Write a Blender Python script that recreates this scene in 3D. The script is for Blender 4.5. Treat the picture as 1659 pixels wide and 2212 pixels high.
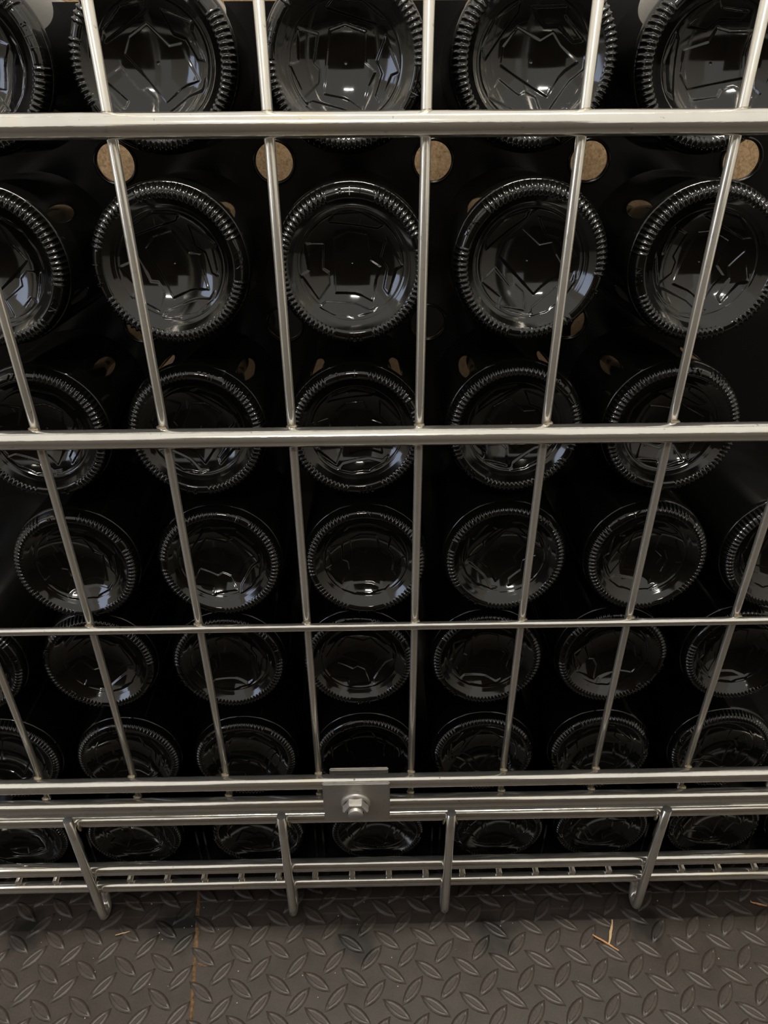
import bpy, bmesh, math, random
from math import sin, cos, pi, radians, sqrt
from mathutils import Matrix, Vector

for o in list(bpy.data.objects):
    bpy.data.objects.remove(o, do_unlink=True)
C = bpy.context.scene.collection
S = bpy.context.scene
random.seed(7)
H = 0.708                      # camera height above the floor; all heights below are given from the camera

# ------------------------------------------------------------------ camera
th, ya, ro = radians(33.284), radians(0.8935), radians(-0.284)
fw = Vector((sin(ya)*cos(th), cos(ya)*cos(th), -sin(th)))
rt = Vector((cos(ya), -sin(ya), 0)); up = rt.cross(fw)
r2 = rt*cos(ro) + up*sin(ro); u2 = -rt*sin(ro) + up*cos(ro)
cam = bpy.data.objects.new('camera', bpy.data.cameras.new('camera')); C.objects.link(cam)
M = Matrix((r2, u2, -fw)).transposed().to_4x4(); M.translation = (0, 0, H)
cam.matrix_world = M
cam.data.sensor_fit = 'HORIZONTAL'; cam.data.sensor_width = 36.0
cam.data.lens = 1662.0/1659.0*36.0
cam.data.clip_start = 0.01
S.camera = cam

# ------------------------------------------------------------------ light
W = bpy.data.worlds.new('cellar_light'); S.world = W; W.use_nodes = True
W.node_tree.nodes['Background'].inputs[0].default_value = (1.0, 0.955, 0.88, 1)
W.node_tree.nodes['Background'].inputs[1].default_value = 0.95

def area(name, loc, target, sx, sy, power, col):
    d = bpy.data.lights.new(name, 'AREA'); d.shape = 'RECTANGLE'; d.size = sx; d.size_y = sy
    d.energy = power; d.color = col
    o = bpy.data.objects.new(name, d); C.objects.link(o)
    o.location = loc
    o.rotation_euler = (Vector(target)-Vector(loc)).to_track_quat('-Z', 'Y').to_euler()
    return o
area('tube_light_over_cage', (0.1, 0.389, H+2.4), (0.1, 0.389, 0), 1.5, 0.05, 70, (1.0, 0.93, 0.80))
area('tube_light_in_aisle', (-0.3, -2.6, H+2.4), (0, 0.4, 0.3), 0.7, 0.06, 30, (1.0, 0.94, 0.82))
area('side_window', (-1.45, -0.25, H+0.35), (0, 0.2, H+0.2), 0.5, 0.7, 4.5, (0.62, 0.74, 1.0))

S.view_settings.view_transform = 'Standard'; S.view_settings.look = 'None'
S.view_settings.exposure = 0.0; S.view_settings.gamma = 1.0
S.view_settings.use_curve_mapping = False

# ------------------------------------------------------------------ materials
def mat(name):
    m = bpy.data.materials.new(name); m.use_nodes = True
    nt = m.node_tree; b = nt.nodes['Principled BSDF']
    return m, nt, b
def node(nt, t, **kw):
    n = nt.nodes.new(t)
    for k, v in kw.items(): setattr(n, k, v)
    return n
def coords(nt, scale=(1, 1, 1), out='Object'):
    tc = node(nt, 'ShaderNodeTexCoord'); mp = node(nt, 'ShaderNodeMapping')
    mp.inputs['Scale'].default_value = scale
    nt.links.new(tc.outputs[out], mp.inputs['Vector'])
    return mp.outputs['Vector']
def noise(nt, vec, scale, detail=4, rough=0.6):
    n = node(nt, 'ShaderNodeTexNoise')
    n.inputs['Scale'].default_value = scale; n.inputs['Detail'].default_value = detail
    n.inputs['Roughness'].default_value = rough
    nt.links.new(vec, n.inputs['Vector'])
    return n.outputs['Fac']
def ramp(nt, fac, stops):
    r = node(nt, 'ShaderNodeValToRGB')
    e = r.color_ramp.elements
    while len(e) > 1: e.remove(e[-1])
    e[0].position = stops[0][0]; e[0].color = (*stops[0][1], 1)
    for p, c in stops[1:]:
        x = e.new(p); x.color = (*c, 1)
    nt.links.new(fac, r.inputs['Fac'])
    return r.outputs['Color']
def mix(nt, fac, a, b, blend='MIX'):
    m = node(nt, 'ShaderNodeMix', data_type='RGBA', blend_type=blend)
    for sock, v in ((m.inputs[0], fac), (m.inputs[6], a), (m.inputs[7], b)):
        if isinstance(v, (int, float)): sock.default_value = v
        elif isinstance(v, tuple): sock.default_value = (*v, 1)
        else: nt.links.new(v, sock)
    return m.outputs[2]
def bump(nt, b, height, strength, dist):
    n = node(nt, 'ShaderNodeBump'); n.inputs['Strength'].default_value = strength
    n.inputs['Distance'].default_value = dist
    nt.links.new(height, n.inputs['Height']); nt.links.new(n.outputs['Normal'], b.inputs['Normal'])

def zinc(name, stretch, tint=(0.79, 0.765, 0.70), rough=0.11, metal=0.86):
    m, nt, b = mat(name)
    v = coords(nt, stretch); v2 = coords(nt)
    streak = noise(nt, v, 260, 5, 0.7)
    spots = noise(nt, v2, 300, 3, 0.5)
    patch = noise(nt, v2, 28, 4)
    col = ramp(nt, patch, [(0.35, tuple(c*0.93 for c in tint)), (0.55, tint), (0.72, (tint[0]*1.03, tint[1]*0.98, tint[2]*0.86))])
    dirt = ramp(nt, spots, [(0.70, (1, 1, 1)), (0.78, (0.45, 0.42, 0.38))])
    col = mix(nt, 1.0, col, dirt, 'MULTIPLY')
    nt.links.new(col, b.inputs['Base Color'])
    b.inputs['Metallic'].default_value = metal
    r = ramp(nt, streak, [(0.3, (rough*0.75,)*3), (0.7, (rough*1.5,)*3)])
    nt.links.new(r, b.inputs['Roughness'])
    bump(nt, b, streak, 0.25, 0.0004)
    return m
ZINC_X = zinc('zinc_plated_bar', (0.06, 1, 1))
ZINC_Z = zinc('zinc_plated_wire', (1, 1, 0.06), (0.78, 0.755, 0.69), 0.17, 0.76)
ZINC_P = zinc('zinc_plated_plate', (1, 1, 1), (0.50, 0.48, 0.45), 0.42, 0.70)
m, nt, b = mat('weld'); WELD = m
v = coords(nt); f = noise(nt, v, 400)
nt.links.new(ramp(nt, f, [(0.35, (0.20, 0.15, 0.09)), (0.6, (0.50, 0.44, 0.33))]), b.inputs['Base Color'])
b.inputs['Metallic'].default_value = 0.85; b.inputs['Roughness'].default_value = 0.45

m, nt, b = mat('black_bottle_glass'); GLASS = m
b.inputs['Base Color'].default_value = (0.0035, 0.0036, 0.0032, 1)
b.inputs['Roughness'].default_value = 0.045; b.inputs['IOR'].default_value = 1.56
m, nt, b = mat('dusty_punt_glass'); PUNT = m
v = coords(nt); f = noise(nt, v, 90, 5)
nt.links.new(ramp(nt, f, [(0.4, (0.0015, 0.0016, 0.0014)), (0.75, (0.0042, 0.0042, 0.0040))]), b.inputs['Base Color'])
nt.links.new(ramp(nt, f, [(0.35, (0.05,)*3), (0.8, (0.14,)*3)]), b.inputs['Roughness'])
b.inputs['IOR'].default_value = 1.58

m, nt, b = mat('black_plastic'); PLASTIC = m
b.inputs['Base Color'].default_value = (0.006, 0.006, 0.006, 1); b.inputs['Roughness'].default_value = 0.22
v = coords(nt); bump(nt, b, noise(nt, v, 60), 0.1, 0.001)

m, nt, b = mat('chipboard'); CHIP = m
v = coords(nt); a1 = noise(nt, v, 420, 6, 0.75); a2 = noise(nt, v, 60, 4)
c1 = ramp(nt, a1, [(0.30, (0.15, 0.08, 0.035)), (0.48, (0.42, 0.27, 0.14)), (0.70, (0.60, 0.43, 0.26))])
c2 = ramp(nt, a2, [(0.3, (0.7, 0.7, 0.7)), (0.7, (1, 1, 1))])
nt.links.new(mix(nt, 1.0, c1, c2, 'MULTIPLY'), b.inputs['Base Color']); b.inputs['Roughness'].default_value = 0.8
bump(nt, b, a1, 0.4, 0.0006)

def floor_mat(name, base):
    m, nt, b = mat(name)
    v = coords(nt)
    g = noise(nt, v, 35, 6, 0.65); fine = noise(nt, v, 700, 3); big = noise(nt, v, 9, 3)
    col = ramp(nt, g, [(0.30, tuple(c*0.72 for c in base)), (0.55, base), (0.78, tuple(c*1.25 for c in base))])
    grit = ramp(nt, fine, [(0.35, (0.8, 0.8, 0.8)), (0.65, (1.12, 1.1, 1.06))])
    col = mix(nt, 1.0, col, grit, 'MULTIPLY')
    nt.links.new(col, b.inputs['Base Color'])
    nt.links.new(ramp(nt, big, [(0.35, (0.36,)*3), (0.65, (0.55,)*3)]), b.inputs['Roughness'])
    b.inputs['Specular IOR Level'].default_value = 0.45
    bump(nt, b, g, 0.25, 0.0006)
    return m, nt, b, col
FLOOR, nt, b, fcol = floor_mat('tread_plate_steel', (0.0455, 0.0358, 0.0298))
# dark soft-edged spots on plate and lugs, each placed on its own
def dark_spots(nt, b, prev):
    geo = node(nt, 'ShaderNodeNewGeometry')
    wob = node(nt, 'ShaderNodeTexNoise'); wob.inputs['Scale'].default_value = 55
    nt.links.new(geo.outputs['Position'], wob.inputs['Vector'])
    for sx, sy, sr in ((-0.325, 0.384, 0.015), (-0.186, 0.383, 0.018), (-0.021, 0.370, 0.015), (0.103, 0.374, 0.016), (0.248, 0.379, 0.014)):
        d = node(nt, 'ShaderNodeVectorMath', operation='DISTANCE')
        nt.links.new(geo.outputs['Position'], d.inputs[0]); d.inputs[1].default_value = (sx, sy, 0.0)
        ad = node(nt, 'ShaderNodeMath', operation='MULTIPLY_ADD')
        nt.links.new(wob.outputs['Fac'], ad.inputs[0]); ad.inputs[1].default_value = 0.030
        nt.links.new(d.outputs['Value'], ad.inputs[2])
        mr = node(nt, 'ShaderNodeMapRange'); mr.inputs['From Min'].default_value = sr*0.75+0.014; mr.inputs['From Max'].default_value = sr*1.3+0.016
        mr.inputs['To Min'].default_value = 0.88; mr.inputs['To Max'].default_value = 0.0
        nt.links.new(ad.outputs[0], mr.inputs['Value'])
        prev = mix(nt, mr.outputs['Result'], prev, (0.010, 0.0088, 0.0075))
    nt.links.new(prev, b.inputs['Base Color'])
dark_spots(nt, b, fcol)
LUG, nt, b, lcol = floor_mat('tread_lug_steel', (0.054, 0.0428, 0.0358))
dark_spots(nt, b, lcol)
m, nt, b = mat('rust'); RUST = m
v = coords(nt); f = noise(nt, v, 300, 5)
nt.links.new(ramp(nt, f, [(0.3, (0.055, 0.028, 0.011)), (0.6, (0.15, 0.085, 0.036)), (0.8, (0.24, 0.15, 0.075))]), b.inputs['Base Color'])
b.inputs['Roughness'].default_value = 0.85
def plain(name, c, r):
    m, nt, b = mat(name); v = coords(nt); f = noise(nt, v, 500, 3)
    nt.links.new(ramp(nt, f, [(0.3, tuple(x*0.75 for x in c)), (0.7, c)]), b.inputs['Base Color'])
    b.inputs['Roughness'].default_value = r
    return m
PINE = plain('pale_pine', (0.60, 0.42, 0.22), 0.7)
ORANGE_WOOD = plain('orange_pine', (0.62, 0.32, 0.14), 0.7)
GRIT = plain('grit', (0.50, 0.44, 0.36), 0.8)
SHADE_WALLM = plain('shade_dark_wall', (0.035, 0.030, 0.026), 0.9)  # dark tone stands in for shade behind the lower holes

PALE_REFLECTOR = plain('pale_grey_reflector', (0.66, 0.63, 0.58), 0.85)
BLOCKER = plain('brown_light_blocker', (0.07, 0.045, 0.027), 0.85)  # colour of the unseen blocker added behind the camera
# ------------------------------------------------------------------ mesh helpers
def obj(name, me, material=None, parent=None, smooth=False):
    if isinstance(me, bmesh.types.BMesh):
        d = bpy.data.meshes.new(name); me.to_mesh(d); me.free(); me = d
    if material and not me.materials: me.materials.append(material)
    if smooth:
        for p in me.polygons: p.use_smooth = True
    o = bpy.data.objects.new(name, me); C.objects.link(o)
    if parent: o.parent = parent
    return o
def share(src, name, parent, loc=(0, 0, 0)):
    o = bpy.data.objects.new(name, src.data); C.objects.link(o); o.parent = parent; o.location = loc
    return o
def thing(name, label, cat, loc=(0, 0, 0), group=None):
    o = bpy.data.objects.new(name, None); C.objects.link(o); o.location = loc; o.empty_display_size = 0.03
    o['label'] = label; o['category'] = cat
    if group: o['group'] = group
    return o
def tube(bm, pts, r, n=14, cap=True):
    pts = [Vector(p) for p in pts]; rings = []
    for i, p in enumerate(pts):
        t = (pts[min(i+1, len(pts)-1)] - pts[max(i-1, 0)]).normalized()
        a = Vector((1, 0, 0)) if abs(t.x) < 0.9 else Vector((0, 0, 1))
        u = t.cross(a).normalized(); w = t.cross(u)
        rings.append([bm.verts.new(p + (u*cos(2*pi*k/n) + w*sin(2*pi*k/n))*r) for k in range(n)])
    for A, B in zip(rings, rings[1:]):
        for k in range(n):
            bm.faces.new((A[k], A[(k+1) % n], B[(k+1) % n], B[k])).smooth = True
    if cap:
        bm.faces.new(list(reversed(rings[0]))); bm.faces.new(rings[-1])
    return rings
def box(bm, x0, x1, y0, y1, z0, z1, bev=0.0):
    vs = [bm.verts.new((x, y, z)) for z in (z0, z1) for y in (y0, y1) for x in (x0, x1)]
    fs = [(0, 2, 3, 1), (4, 5, 7, 6), (0, 1, 5, 4), (2, 6, 7, 3), (0, 4, 6, 2), (1, 3, 7, 5)]
    F = [bm.faces.new([vs[i] for i in f]) for f in fs]
    if bev:
        es = set(e for f in F for e in f.edges)
        bmesh.ops.bevel(bm, geom=list(es), offset=bev, segments=2, affect='EDGES')
def lathe(bm, prof, n, smooth=True):
    rings = []
    for r, z in prof:
        if r < 1e-6: rings.append([bm.verts.new((0, 0, z))])
        else: rings.append([bm.verts.new((r*cos(2*pi*k/n), r*sin(2*pi*k/n), z)) for k in range(n)])
    for A, B in zip(rings, rings[1:]):
        for k in range(n):
            k2 = (k+1) % n
            if len(A) == 1: f = bm.faces.new((A[0], B[k2], B[k]))
            elif len(B) == 1: f = bm.faces.new((A[k], A[k2], B[0]))
            else: f = bm.faces.new((A[k], A[k2], B[k2], B[k]))
            f.smooth = smooth

# ------------------------------------------------------------------ floor (two tread plates meeting at a rusty seam)
floor = bpy.data.objects.new('floor', None); C.objects.link(floor); floor['kind'] = 'structure'
floor['label'] = 'dark brown steel tread plate floor with raised diamond lugs'
k93 = 0.708/0.713
def seam_x(y): return (-0.1600 - (y/k93-0.3095)*0.120)*k93
Y0, Y1, XL, XR = -2.2, 2.6, -3.0, 3.0
def plate(pts):
    bm = bmesh.new()
    top = [bm.verts.new((x, y, 0)) for x, y in pts]; bot = [bm.verts.new((x, y, -0.006)) for x, y in pts]
    bm.faces.new(top); bm.faces.new(list(reversed(bot)))
    n = len(pts)
    for i in range(n):
        j = (i+1) % n; bm.faces.new((top[j], top[i], bot[i], bot[j]))
    return bm
g = 0.0012
obj('floor_plate', plate([(XL, Y0), (seam_x(Y0)-g, Y0), (seam_x(Y1)-g, Y1), (XL, Y1)]), FLOOR, floor)
obj('floor_plate', plate([(seam_x(Y0)+g, Y0), (XR, Y0), (XR, Y1), (seam_x(Y1)+g, Y1)]), FLOOR, floor)
bm = bmesh.new()
ys = [0.10+i*0.006 for i in range(80)]
prev = None
for y in ys:
    x = seam_x(y); wl = 0.0016+random.uniform(-.0003, .0004); wr = 0.0019+random.uniform(-.0004, .0006); hz = 0.0007+random.uniform(-.0003, .0004)
    row = [bm.verts.new((x-wl, y, 0.0001)), bm.verts.new((x-wl*0.4, y, hz)), bm.verts.new((x+wr*0.5, y, hz)), bm.verts.new((x+wr, y, 0.0001))]
    if prev:
        for k in range(3): bm.faces.new((prev[k], prev[k+1], row[k+1], row[k]))
    prev = row
bc = Vector((-.1640+.0085, .3555))*k93
fan = []
for k in range(14):
    a = 2*pi*k/14; q = random.uniform(.6, 1.25)
    fan.append(bm.verts.new((bc.x+.0062*q*cos(a), bc.y+.0026*q*sin(a), .0004)))
bm.faces.new(fan)
s = obj('rusty_seam', bm, RUST, floor); s['label'] = 'rust brown seam between two floor plates'

def lug_mesh(L=0.0308, Wd=0.0108, h=0.0024, ns=5):
    bm = bmesh.new()
    def ring(sc_l, sc_w, z):
        up_ = []; dn = []
        for i in range(1, ns+1):
            t = -1 + 2*i/(ns+1.0)
            up_.append((t*L/2*sc_l, (1-t*t)*Wd/2*sc_w)); dn.append((-t*L/2*sc_l, -(1-t*t)*Wd/2*sc_w))
        pts = [(-L/2*sc_l, 0)] + up_ + [(L/2*sc_l, 0)] + dn
        return [bm.verts.new((x, y, z)) for x, y in pts]
    A = ring(1, 1, 0.00002); B = ring(0.86, 0.62, h); D = ring(0.66, 0.30, h*0.5)
    n = len(A)
    for P, Q in ((A, B), (B, D)):
        for k in range(n):
            bm.faces.new((P[(k+1) % n], P[k], Q[k], Q[(k+1) % n])).smooth = True
    bm.faces.new(list(reversed(D)))
    bmesh.ops.recalc_face_normals(bm, faces=bm.faces)
    return bm
lug0 = None; spare = []
inview = []
av = Vector((33.1, 2.45))*0.001*k93; bv = Vector((3.4, -29.7))*0.001*k93
for plate_i, org in ((0, Vector((-0.2786, 0.3654))*k93), (1, Vector((-0.2786+0.0024, 0.3654+0.0018))*k93)):
    for n in range(-20, 40):
        for mm in range(-12, 12):
            for kind in (0, 1):
                p = org + av*n + bv*mm
                ang = 50.5
                if kind: p = p + av*0.5 - bv*0.5; ang = -36.5
                p = p + Vector((random.uniform(-.0004, .0004), random.uniform(-.0004, .0004)))
                left = p.x < seam_x(p.y)
                if left != (plate_i == 0): continue
                if not (-0.62 < p.x < 0.62 and 0.12 < p.y < 0.60): continue
                sl = 1.0
                item = (p.x, p.y, radians(ang+random.uniform(-1.5, 1.5)), sl)
                if 0.285 < p.y < 0.44 and abs(p.x - 0.002) < 0.365: inview.append(item)
                else: spare.append(item)
for x, y, a, sl in inview[:300]:
    if lug0 is None:
        lug0 = obj('tread_lug', lug_mesh(), LUG, floor); o = lug0
    else: o = share(lug0, 'tread_lug', floor)
    o.location = (x, y, 0); o.rotation_euler = (0, 0, a)
bm = bmesh.new(); tmp = lug_mesh(); td = bpy.data.meshes.new('t'); tmp.to_mesh(td); tmp.free()
for x, y, a, sl in spare + inview[300:]:
    n0 = len(bm.verts); bm.from_mesh(td); bm.verts.ensure_lookup_table()
    bmesh.ops.transform(bm, matrix=Matrix.Translation((x, y, 0)) @ Matrix.Rotation(a, 4, 'Z'), verts=bm.verts[n0:])
st = obj('outer_tread_lugs', bm, LUG, floor); st['kind'] = 'stuff'
bpy.data.meshes.remove(td)

bm = bmesh.new(); box(bm, -1.3, -.2701, -0.50, -0.36, 0, H+0.06); box(bm, -.27, .23, -0.36, -0.12, 0, H+0.14); box(bm, .2301, 1.2, -0.50, -0.36, 0, H+0.06)
w = obj('rear_light_blocker', bm, BLOCKER); w['kind'] = 'structure'  # unseen partition added behind the camera to darken reflections in the bottle bases

# ------------------------------------------------------------------ bottles
R0 = 0.0408
# ring profile: radius, height, knurl weight, normal
RING = [(.0338, -.0014, 0), (.0346, -.0006, 0), (.0352, -.0003, .35), (.0362, 0.0, 1), (.0376, -.0003, 1), (.0390, -.0012, 1),
        (.0400, -.0027, 1), (.0407, -.0047, 1), (.0411, -.0068, .8), (.0413, -.0080, 0)]
NK = 84
GAPS = ((-90, 17), (90, 19), (20, 5))       # centre angle, half width: smooth arcs for the moulded codes
def in_gap(a):
    for c, hw in GAPS:
        if abs((a-c+180) % 360-180) < hw: return True
    return False
def ring_mesh():
    bm = bmesh.new(); per = 6; n = NK*per; rings = []
    for i, (r, z, kw) in enumerate(RING):
        p = RING[max(i-1, 0)]; q = RING[min(i+1, len(RING)-1)]
        tx, tz = q[0]-p[0], q[1]-p[1]; l = math.hypot(tx, tz); nx, nz = -tz/l, tx/l
        row = []
        for k in range(n):
            a = 2*pi*k/n
            ph = (k % per)/per
            d = 0.0
            if kw and not in_gap(math.degrees(a)):
                d = kw*0.00085*(max(0.0, cos(2*pi*(ph-0.0)))**0.7 if cos(2*pi*ph) > 0 else -0.25)
            elif kw: d = -kw*0.0001
            rr, zz = r+nx*d, z+nz*d
            row.append(bm.verts.new((rr*cos(a), rr*sin(a), zz)))
        rings.append(row)
    for A, B in zip(rings, rings[1:]):
        for k in range(n):
            bm.faces.new((A[k], B[k], B[(k+1) % n], A[(k+1) % n])).smooth = True
    return bm
# relief shapes moulded inside the punt (unit = ring radius)
EMB = [
    [(-.58, .26), (-.54, -.07), (-.64, -.11), (-.43, -.42), (-.29, -.25), (-.30, -.11), (-.37, -.06), (-.35, .24)],
    [(-.22, .30), (-.22, -.36), (.02, -.37), (.10, -.39), (.25, -.46), (.30, -.20), (.36, -.05), (.23, .03), (.20, .34), (-.05, .38)],
    [(-.43, -.50), (-.34, -.45), (.04, -.49), (.22, -.56), (.33, -.50), (.26, -.58), (0, -.645), (-.25, -.60)],
    [(.43, .32), (.63, -.02), (.55, -.06), (.45, -.37), (.39, -.30), (.44, -.06), (.36, .07)],
    [(-.28, .50), (.05, .46), (.32, .42), (.40, .47), (.12, .62), (-.2, .60)],
]
def sdist(px, py, poly):
    d = 1e9; ins = False; n = len(poly)
    for i in range(n):
        x0, y0 = poly[i]; x1, y1 = poly[(i+1) % n]
        ex, ey = x1-x0, y1-y0; wx, wy = px-x0, py-y0
        t = max(0.0, min(1.0, (wx*ex+wy*ey)/(ex*ex+ey*ey)))
        dx, dy = wx-ex*t, wy-ey*t; d = min(d, dx*dx+dy*dy)
        if (y0 > py) != (y1 > py) and px < (x1-x0)*(py-y0)/(y1-y0)+x0: ins = not ins
    d = sqrt(d)
    return -d if ins else d
RHO = 0.045; RD = 0.0285; ZD = -.0060
def punt_z(r):
    if r >= RD:
        t = (r-RD)/(0.0338-RD)
        z = ZD + (-ZD-.0014)*(t*0.93+0.07*t*t)
        return z
    return ZD - (sqrt(RHO*RHO-r*r) - sqrt(RHO*RHO-RD*RD))
def punt_mesh():
    bm = bmesh.new(); n = 264
    rs = [0.0004] + [0.0010+0.00046*i for i in range(int((0.0338-0.0010)/0.00046))] + [0.0338]
    rings = []
    for r in rs:
        row = []
        rel = 0.0
        for c, hh in ((.0281, .00026), (.0293, .00016), (.0303, .00010)):     # fine turned rings around the emblem
            rel += hh*math.exp(-((r-c)/.0004)**2)
        for k in range(n):
            a = 2*pi*k/n; x, y = r*cos(a), r*sin(a); d = 0.0
            if r < 0.0282:
                u, v_ = x/R0/1.06, y/R0/1.06
                for P in EMB:
                    s_ = sdist(u, v_, P)*R0*1.06
                    if s_ < 0.0008:
                        t = max(0.0, min(1.0, (0.0004-s_)/0.0008)); d = max(d, 0.00056*t*t*(3-2*t))
            row.append(bm.verts.new((x, y, punt_z(r)+rel+d)))
        rings.append(row)
    c = bm.verts.new((0, 0, punt_z(0)))
    for k in range(n): bm.faces.new((c, rings[0][k], rings[0][(k+1) % n])).smooth = True
    for A, B in zip(rings, rings[1:]):
        for k in range(n):
            bm.faces.new((A[k], B[k], B[(k+1) % n], A[(k+1) % n])).smooth = True
    return bm
def body_mesh():
    bm = bmesh.new()
    prof = [(.0413, -.0080), (.0417, -.0083), (.0421, -.0090), (.0424, -.0102), (.0425, -.0118), (.0425, -.06), (.0425, -.122), (.0422, -.134), (.0413, -.148),
            (.0395, -.166), (.0345, -.186), (.0280, -.206), (.0215, -.226), (.0172, -.246), (.0152, -.266), (.0146, -.284),
            (.0152, -.2855), (.0164, -.287), (.0164, -.293), (.0150, -.296), (0, -.296)]
    lathe(bm, [(r, z) for r, z in prof], 72)
    bmesh.ops.recalc_face_normals(bm, faces=bm.faces)
    return bm
def ring_z(r):
    for (ra, za, _), (rb, zb, _) in zip(RING, RING[1:]):
        if ra <= r <= rb: return za + (zb-za)*(r-ra)/(rb-ra)
    return -.003
def code_mesh(txts):
    """raised characters bent around the bearing ring, tops towards the centre; txts = [(string, middle angle)]"""
    bm = bmesh.new()
    for txt, mid in txts:
        cu = bpy.data.curves.new('t', 'FONT'); cu.body = txt; cu.size = 0.0046; cu.extrude = 0.0005; cu.space_character = 1.35
        cu.align_x = 'CENTER'; cu.resolution_u = 4
        o = bpy.data.objects.new('t', cu); C.objects.link(o)
        bpy.context.view_layer.update()
        me = bpy.data.meshes.new_from_object(o.evaluated_get(bpy.context.evaluated_depsgraph_get()))
        n0 = len(bm.verts); bm.from_mesh(me); bm.verts.ensure_lookup_table()
        bpy.data.objects.remove(o); bpy.data.meshes.remove(me)
        for v in bm.verts[n0:]:
            r = 0.0390 - v.co.y*1.0
            a = radians(mid) + v.co.x/0.0385
            sl = (ring_z(r+.0002)-ring_z(r-.0002))/.0004; nr, nz = -sl/sqrt(1+sl*sl), 1/sqrt(1+sl*sl)
            h = v.co.z + 0.00045; r += nr*h
            v.co = Vector((r*cos(a), r*sin(a), ring_z(r-nr*h) + nz*h))
    return bm
TILT = 6.0
def row_tilt(i): return (6.0, 6.0, 6.0, 6.0, 6.0, 3.0, 0.0)[i]
cache = {}
def make_bottle(X, Y, Z, roll, punt_roll, label, tilt=TILT):
    t = thing('wine_bottle', label, 'bottle', (X, Y, H+Z), 'dark wine bottles lying in the wire cage')
    t.rotation_mode = 'ZYX'; t.rotation_euler = (radians(90-tilt), 0, radians(roll))
    for nm, fn, mt in (('bottle_body', body_mesh, GLASS), ('knurled_ring', ring_mesh, GLASS), ('punt', punt_mesh, PUNT),
                       ('embossed_code', lambda: code_mesh([('N22', -90)]), GLASS), ('rim_marking', lambda: code_mesh([('T 1\u00b78', 90)]), GLASS)):
        if nm not in cache: o = cache[nm] = obj(nm, fn(), mt, t)
        else: o = share(cache[nm], nm, t)
        if nm == 'punt': o.rotation_euler = (0, 0, radians(punt_roll-roll))
        if nm == 'embossed_code': o['label'] = 'raised moulded code N22 on the rim'
    return t
rows = [
 (0.440, [(-.1996, -.0222), (-.1068, -.0218), (-.0113, -.0222), (.0837, -.0222), (.1766, -.0236)]),
 (0.412, [(-.2030, -.1150), (-.1069, -.1146), (-.0100, -.1153), (.0858, -.1148), (.1812, -.1163)]),
 (0.412, [(-.2003, -.2138), (-.1060, -.2139), (-.0099, -.2146), (.0860, -.2137), (.1815, -.2151)]),
 (0.412, [(-.2002, -.3127), (-.1040, -.3115), (-.0060, -.3122), (.0879, -.3112), (.1840, -.3127), (.2777, -.3119)]),
 (0.412, [(-.2998, -.4031), (-.2029, -.4022), (-.1083, -.4027), (-.0126, -.4029), (.0820, -.4036), (.1749, -.4035), (.2699, -.4034)]),
 (0.412, [(-.2980, -.5085), (-.2011, -.5090), (-.1066, -.5103), (-.0093, -.5088), (.0863, -.5098), (.1816, -.5097), (.2813, -.5108)]),
 (0.412, [(-.3148, -.6110), (-.2147, -.6110), (-.1063, -.6110), (-.0008, -.6110), (.1053, -.6110), (.1985, -.6110), (.2980, -.6110), (.3900, -.6110)]),
]
ROLL = {(1, 2): (0, 0), (1, 3): (240, 45), (1, 4): (278, -20), (1, 1): (95, 25), (1, 0): (60, 130), (2, 2): (8, 15), (2, 3): (315, 40),
        (2, 1): (165, -25), (0, 1): (140, 40), (0, 2): (70, -8), (0, 3): (25, 60), (0, 4): (30, 100), (3, 2): (180, 5), (3, 1): (160, 65)}
ROWN = ['top row', 'second row down', 'third row down', 'fourth row down', 'fifth row down', 'sixth row down', 'bottom row']
ORD = {5: ['cut off by the left edge', 'second from the left', 'third from the left', 'second from the right', 'last on the right'],
       6: ['first on the left', 'second from the left', 'third from the left', 'fourth from the left', 'second from the right', 'cut off by the right edge'],
       7: ['sliver at the left edge', 'second from the left', 'third from the left', 'fourth in the middle', 'third from the right', 'second from the right', 'last on the right'],
       8: ['first, half cut off by the left edge', 'second from the left', 'third from the left', 'fourth, under the clamp plate', 'fifth, right of the clamp plate', 'third from the right', 'second from the right', 'thin sliver at the right edge']}
for ri, (Y, L) in enumerate(rows):
    zm = sum(z for _, z in L)/len(L)
    for ci, (X, Z) in enumerate(L):
        roll, pr = ROLL.get((ri, ci), (random.uniform(0, 360), random.uniform(-40, 90)))
        lab = 'black glass bottle base in the %s, %s' % (ROWN[ri], ORD[len(L)][ci])
        if (ri, ci) == (1, 2): lab = 'black bottle base in the second row, third from left, N22 at the rim bottom'
        make_bottle(X, Y, Z, roll, pr, lab, row_tilt(ri))

# ------------------------------------------------------------------ black divider sheet with openings
SY = 0.506
cu = bpy.data.curves.new('sheet', 'CURVE'); cu.dimensions = '2D'; cu.fill_mode = 'BOTH'; cu.extrude = 0.0008
def spl(pts):
    s = cu.splines.new('POLY'); s.points.add(len(pts)-1); s.use_cyclic_u = True
    for p, (x, z) in zip(s.points, pts): p.co = (x, z, 0, 1)
TOPZ = .003
r1 = sorted((x, z-(SY-rows[0][0])*math.tan(radians(row_tilt(0)))) for x, z in rows[0][1])
edge = [(-.50, TOPZ)]
for x, z in r1:
    a0 = math.asin((TOPZ-z)/.04254)
    for k in range(61):
        a = (pi-a0) + (pi+2*a0)*k/60
        edge.append((x+.04254*cos(a), z+.04254*sin(a)))
edge.append((.50, TOPZ))
spl([(.50, -.6532), (-.50, -.6532)] + edge)
circ = lambda cx, cz, r, n: [(cx+r*cos(2*pi*k/n), cz+r*sin(2*pi*k/n)) for k in range(n)]
opens = []
for i, (Y, L) in enumerate(rows[1:], 1):
    for X, Z in L: opens.append((X, Z-(SY-Y)*math.tan(radians(row_tilt(i)))))
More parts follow.
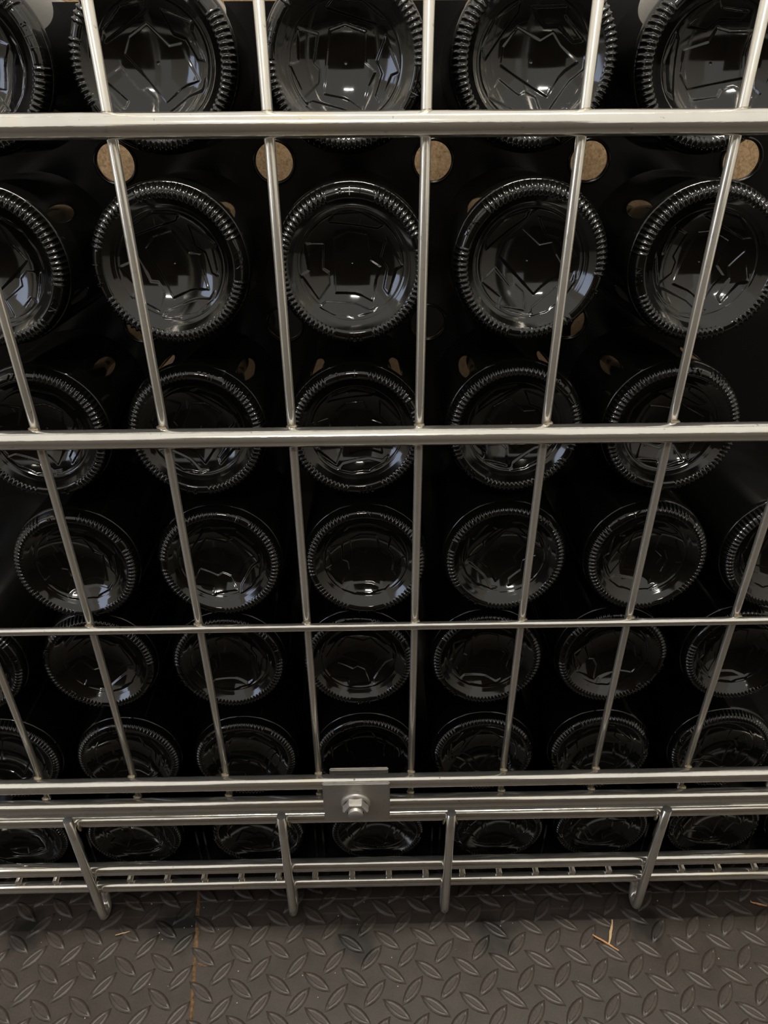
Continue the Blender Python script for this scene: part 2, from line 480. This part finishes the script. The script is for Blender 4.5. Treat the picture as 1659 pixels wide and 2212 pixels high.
for x, z in opens: spl(circ(x, z, 0.04254, 96))
holes = []
def rowpts(i): return [(x, z-(SY-rows[i][0])*math.tan(radians(row_tilt(i)))) for x, z in rows[i][1]]
for i in range(2):
    A, B = rowpts(i), rowpts(i+1)
    xs = [(-.2500, None)] if False else []
    for k in range(len(A)-1):
        x = (A[k][0]+A[k+1][0]+B[k][0]+B[k+1][0])/4; z = (A[k][1]+A[k+1][1]+B[k][1]+B[k+1][1])/4
        if i == 0: x += 0.0015; z -= 0.001
        else: z -= 0.004
        holes.append((x, z))
    x = (A[-1][0]+B[-1][0])/2+0.0475; holes.append((x, z))
for x, z in holes: spl(circ(x, z, 0.0112, 40))
co = bpy.data.objects.new('t', cu); C.objects.link(co); bpy.context.view_layer.update()
me = bpy.data.meshes.new_from_object(co.evaluated_get(bpy.context.evaluated_depsgraph_get()))
bpy.data.objects.remove(co)
me.transform(Matrix.Translation((0, SY, H)) @ Matrix.Rotation(pi/2, 4, 'X'))
me.materials.clear()
sheet = thing('divider_sheet', 'black plastic divider sheet with round holes, upright between the stacked bottles', 'divider sheet')
obj('sheet_panel', me, PLASTIC, sheet)
def torus(R, r, n=40, k=8):
    bm = bmesh.new(); V = [[bm.verts.new(((R+r*cos(2*pi*j/k))*cos(2*pi*i/n), (R+r*cos(2*pi*j/k))*sin(2*pi*i/n), r*sin(2*pi*j/k)*1.6)) for j in range(k)] for i in range(n)]
    for i in range(n):
        for j in range(k):
            bm.faces.new((V[i][j], V[(i+1) % n][j], V[(i+1) % n][(j+1) % k], V[i][(j+1) % k])).smooth = True
    return bm
rim0 = None
for x, z in holes:
    if rim0 is None: rim0 = o = obj('hole_rim', torus(0.0121, 0.0010), PLASTIC, sheet)
    else: o = share(rim0, 'hole_rim', sheet)
    o.location = (x, SY-0.001, H+z); o.rotation_euler = (pi/2, 0, 0)

bm = bmesh.new(); box(bm, -.60, .60, .775, .790, H-.20, H+0.028, 0.001)
p = obj('chipboard_panel', bm, CHIP); p['label'] = 'brown chipboard panel on the wall behind the bottles, seen through the round holes'; p['category'] = 'board'

bm = bmesh.new(); box(bm, -1.49, 1.49, .791, .84, 0, H-.05); box(bm, -1.49, 1.49, .791, .84, H-.05, H+.45)
w = obj('added_back_wall', bm, SHADE_WALLM); w['kind'] = 'structure'          # added wall: dark below as shade for lower holes, pale above for reflections
w.data.materials.append(PALE_REFLECTOR)
for f in w.data.polygons:
    if f.center.z > H-.04: f.material_index = 1
bm = bmesh.new(); box(bm, -1.62, -1.5, -2.0, 2.4, 0, 1.9); w = obj('reflector_wall_left', bm, PALE_REFLECTOR); w['kind'] = 'structure'  # unseen pale wall added to brighten side reflections in the bases
bm = bmesh.new(); box(bm, 1.5, 1.62, -2.0, 2.4, 0, 1.9); w = obj('reflector_wall_right', bm, PALE_REFLECTOR); w['kind'] = 'structure'  # same added reflector on the other side
# ------------------------------------------------------------------ black tray under the bottom row
tray = thing('bottle_tray', 'black plastic tray with upright ribs under the bottom row of bottles', 'tray', (0, 0, 0))
TZ = H-0.6535
bm = bmesh.new(); box(bm, -.50, .50, .410, .760, TZ-0.002, TZ-0.0004)
obj('tray_base', bm, PLASTIC, tray)
b7 = rows[6][1]; rib0 = None
for (xa, _), (xb, _) in zip(b7, b7[1:]):
    x = (xa+xb)/2; gap = (xb-xa)/2-0.0425
    for s in ((-1, 1) if gap > 0.006 else (0,)):
        if rib0 is None:
            bm = bmesh.new(); box(bm, -.0008, .0008, 0, .07, -0.0004, .036); rib0 = o = obj('tray_rib', bm, PLASTIC, tray)
        else: o = share(rib0, 'tray_rib', tray)
        o.location = (x+s*0.0035, .4225, TZ)

# ------------------------------------------------------------------ wire cage
cage = thing('wire_cage', 'zinc plated wire cage front of bars and upright wires holding the bottles', 'cage', (0, 0.40, 0))
def part(name, bm, m): 
    o = obj(name, bm, m, cage); o.location = (0, -0.40, 0); return o
BX = 0.515
def hbar(y, z, r, name='horizontal_bar'):
    bm = bmesh.new(); tube(bm, [(-BX, y, H+z), (-.3, y, H+z), (0, y, H+z), (.3, y, H+z), (BX, y, H+z)], r, 24)
    return part(name, bm, ZINC_X)
GY = .3902
BARS = [(GY, -.0447, .0057), (GY, -.2044, .0057), (.3927, -.3492*1.003, .0028), (GY, -.5090, .0057), (GY, -.5346, .0057)]
for y, z, r in BARS: hbar(y, z, r)
hbar(GY, .262, .0057)
BY = .403
CZ, LZ, MZ = -.5702, -.6408, -.6672
hbar(BY, CZ, .0057); hbar(BY, LZ, .0058); hbar(BY, MZ, .0053)
wx0, wp = -.11988, .07329
WIRES = [wx0+wp*i for i in range(-5, 9)]
w0 = None
for x in WIRES:
    if w0 is None:
        bm = bmesh.new(); tube(bm, [(0, .398, H+.26), (0, .398, H-.2), (0, .398, H-.4), (0, .398, H-.5335)], .0026, 16)
        w0 = o = part('upright_wire', bm, ZINC_Z)
    else: o = share(w0, 'upright_wire', cage)
    o.location = (x, -0.40, 0)
# weld beads where wires meet bars
def bead():
    bm = bmesh.new(); bmesh.ops.create_icosphere(bm, subdivisions=2, radius=1.0)
    for v in bm.verts: v.co = Vector((v.co.x*.0032, v.co.y*.0018, v.co.z*.0008)) * random.uniform(.85, 1.15)
    for f in bm.faces: f.smooth = True
    return bm
bd = None
for x in WIRES:
    for y, z, r in BARS:
        dz = r*0.80
        for zz in ((z+dz,) if z > -.53 else (z+r*.85,)):
            if bd is None: bd = o = part('weld_bead', bead(), WELD)
            else: o = share(bd, 'weld_bead', cage)
            o.location = (x+random.uniform(-.0004, .0004), .3946-0.40, H+zz)
            o.rotation_euler = (radians(30), random.uniform(-.15, .15), random.uniform(-.1, .1))
# floor grid wires of the base
g0 = None
for k in range(-5, 25):
    x = -.3278*.9926 + .0337*.9926*k
    if abs(x) > .51: continue
    if g0 is None:
        bm = bmesh.new(); tube(bm, [(0, .4018, H-.6588), (0, .58, H-.6588), (0, .76, H-.6588)], .0027, 10)
        g0 = o = part('base_wire', bm, ZINC_X)
    else: o = share(g0, 'base_wire', cage)
    o.location = (x, -.40, 0)
# bent rod feet
FZ = -.708
def foot_mesh():
    r = .0038; y0 = .3933; pts = [(0, y0, H-.556), (0, y0, H-.60), (0, y0, H-.65), (0, y0, H+FZ+.016)]
    zc = H+FZ+r+.0068; yc = y0+.0068
    for i in range(1, 8):
        a = pi + (pi*0.86)*i/8.0
        pts.append((0, yc+.0068*cos(a), zc+.0068*sin(a)))
    pts += [(0, y0+.0150, H-.6885), (0, y0+.0158, H-.6785)]
    bm = bmesh.new(); tube(bm, pts, r, 18); return bm
ft = None
for x in (-.2545, -.0797, .0606, .2395):
    if ft is None: ft = o = part('bent_rod_foot', foot_mesh(), ZINC_Z)
    else: o = share(ft, 'bent_rod_foot', cage)
    o.location = (x, -.40, 0)
    for s in (-1, 1):
        o = share(bd, 'weld_bead', cage); o.location = (x+s*.0052, .3968-.40, H-.5725); o.rotation_euler = (0, radians(70*s), 0)
# clamp: front plate, back plate, flange nut and bolt
bm = bmesh.new(); box(bm, -.0429, .0095, .3812, .3843, H-.5472, H-.5010, .0008)
cp = part('clamp_plate', bm, ZINC_P); cp['label'] = 'grey clamp plate with a bolt through it'
bm = bmesh.new(); box(bm, -.0385, .0087, .4012, .4040, H-.550, H-.5095, .0008); part('clamp_back_plate', bm, ZINC_P)
def nut():
    bm = bmesh.new()
    lathe(bm, [(.0045, 0), (.0117, 0), (.0117, .0012), (.0108, .0026), (.0095, .0032)], 36)
    rings = []
    for s_, z in ((.0101, .0026), (.0101, .0076), (.0090, .0090), (.0068, .0090), (.0066, .0070)):
        n = 6 if z < .008 else 6
        rings.append([bm.verts.new((s_*cos(pi/3*k), s_*sin(pi/3*k), z)) for k in range(6)])
    for A, B in zip(rings, rings[1:]):
        for k in range(6): bm.faces.new((A[k], A[(k+1) % 6], B[(k+1) % 6], B[k]))
    return bm
o = obj('flange_nut', nut(), ZINC_P, cage); nutz = -.5236
o.location = (-.0175, .3812-.40, H+nutz); o.rotation_euler = (pi/2, 0, 0)
bm = bmesh.new(); lathe(bm, [(0, .0), (.0058, .0), (.0058, .0113), (.0052, .0120), (0, .0120)], 28)
bo = obj('bolt', bm, ZINC_P, cage); bo.location = (-.0175, .3812-.40, H+nutz); bo.rotation_euler = (pi/2, 0, 0)
# end posts outside the view
for x in (-BX, BX):
    bm = bmesh.new(); tube(bm, [(x, BY+.012, 0.0), (x, BY+.012, .4), (x, BY+.012, H+.262)], .008, 14); part('corner_post', bm, ZINC_Z)
    bm = bmesh.new(); tube(bm, [(x, .760, 0.0), (x, .760, .4), (x, .760, H+.262)], .008, 14); part('corner_post', bm, ZINC_Z)
    for z in (MZ, .262):
        bm = bmesh.new(); tube(bm, [(x, BY, H+z), (x, .6, H+z), (x, .760, H+z)], .005, 12); part('side_bar', bm, ZINC_Z)
bm = bmesh.new(); tube(bm, [(-BX, .760, H+MZ), (0, .760, H+MZ), (BX, .760, H+MZ)], .0053, 14); part('rear_bar', bm, ZINC_X)

# ------------------------------------------------------------------ splinters and grit on the floor
def splinter(a, b_, w, m, label):
    A = Vector((a[0]*k93, a[1]*k93, .0022)); B = Vector((b_[0]*k93, b_[1]*k93, .0022)); d = B-A; L = d.length
    bm = bmesh.new(); n = 7; rings = []
    for i in range(n):
        t = i/(n-1); hw = w*(0.35+0.65*sin(pi*min(max(t, .08), .92)))*random.uniform(.8, 1.15); j = random.uniform(-w*.3, w*.3)
        rings.append([bm.verts.new((t*L, j+sy*hw, sz*w*.45)) for sy, sz in ((-1, -1), (1, -1), (.8, 1), (-.8, 1))])
    for P, Q in zip(rings, rings[1:]):
        for k in range(4): bm.faces.new((P[k], P[(k+1) % 4], Q[(k+1) % 4], Q[k]))
    bm.faces.new(list(reversed(rings[0]))); bm.faces.new(rings[-1])
    bmesh.ops.recalc_face_normals(bm, faces=bm.faces)
    o = obj('wood_splinter', bm, m); o.location = A; o.rotation_euler = (0, 0, math.atan2(d.y, d.x))
    o['label'] = label; o['category'] = 'wood splinter'; o['group'] = 'wood splinters on the floor'
    return o
splinter((.2166, .3861), (.2077, .3639), .0012, PINE, 'pale wood splinter pointing at the cage, right of centre on the floor')
s2 = splinter((.1947, .3729), (.2150, .3584), .0010, ORANGE_WOOD, 'orange brown wood splinter lying across the foot of the pale one')
splinter((-.2425, .3815), (-.2300, .3845), .0006, PINE, 'tiny tan splinter on the left floor plate')
splinter((.352, .4005), (.366, .3965), .0009, ORANGE_WOOD, 'short orange splinter at the right edge of the floor')
bm = bmesh.new()
for i in range(110):
    x, y = random.uniform(-.36, .36), random.uniform(.28, .41)
    n0 = len(bm.verts); bmesh.ops.create_icosphere(bm, subdivisions=1, radius=random.uniform(.00025, .0007)); bm.verts.ensure_lookup_table()
    bmesh.ops.transform(bm, matrix=Matrix.Translation((x, y, .0005)), verts=bm.verts[n0:])
gr = obj('floor_grit', bm, GRIT, floor); gr['kind'] = 'stuff'
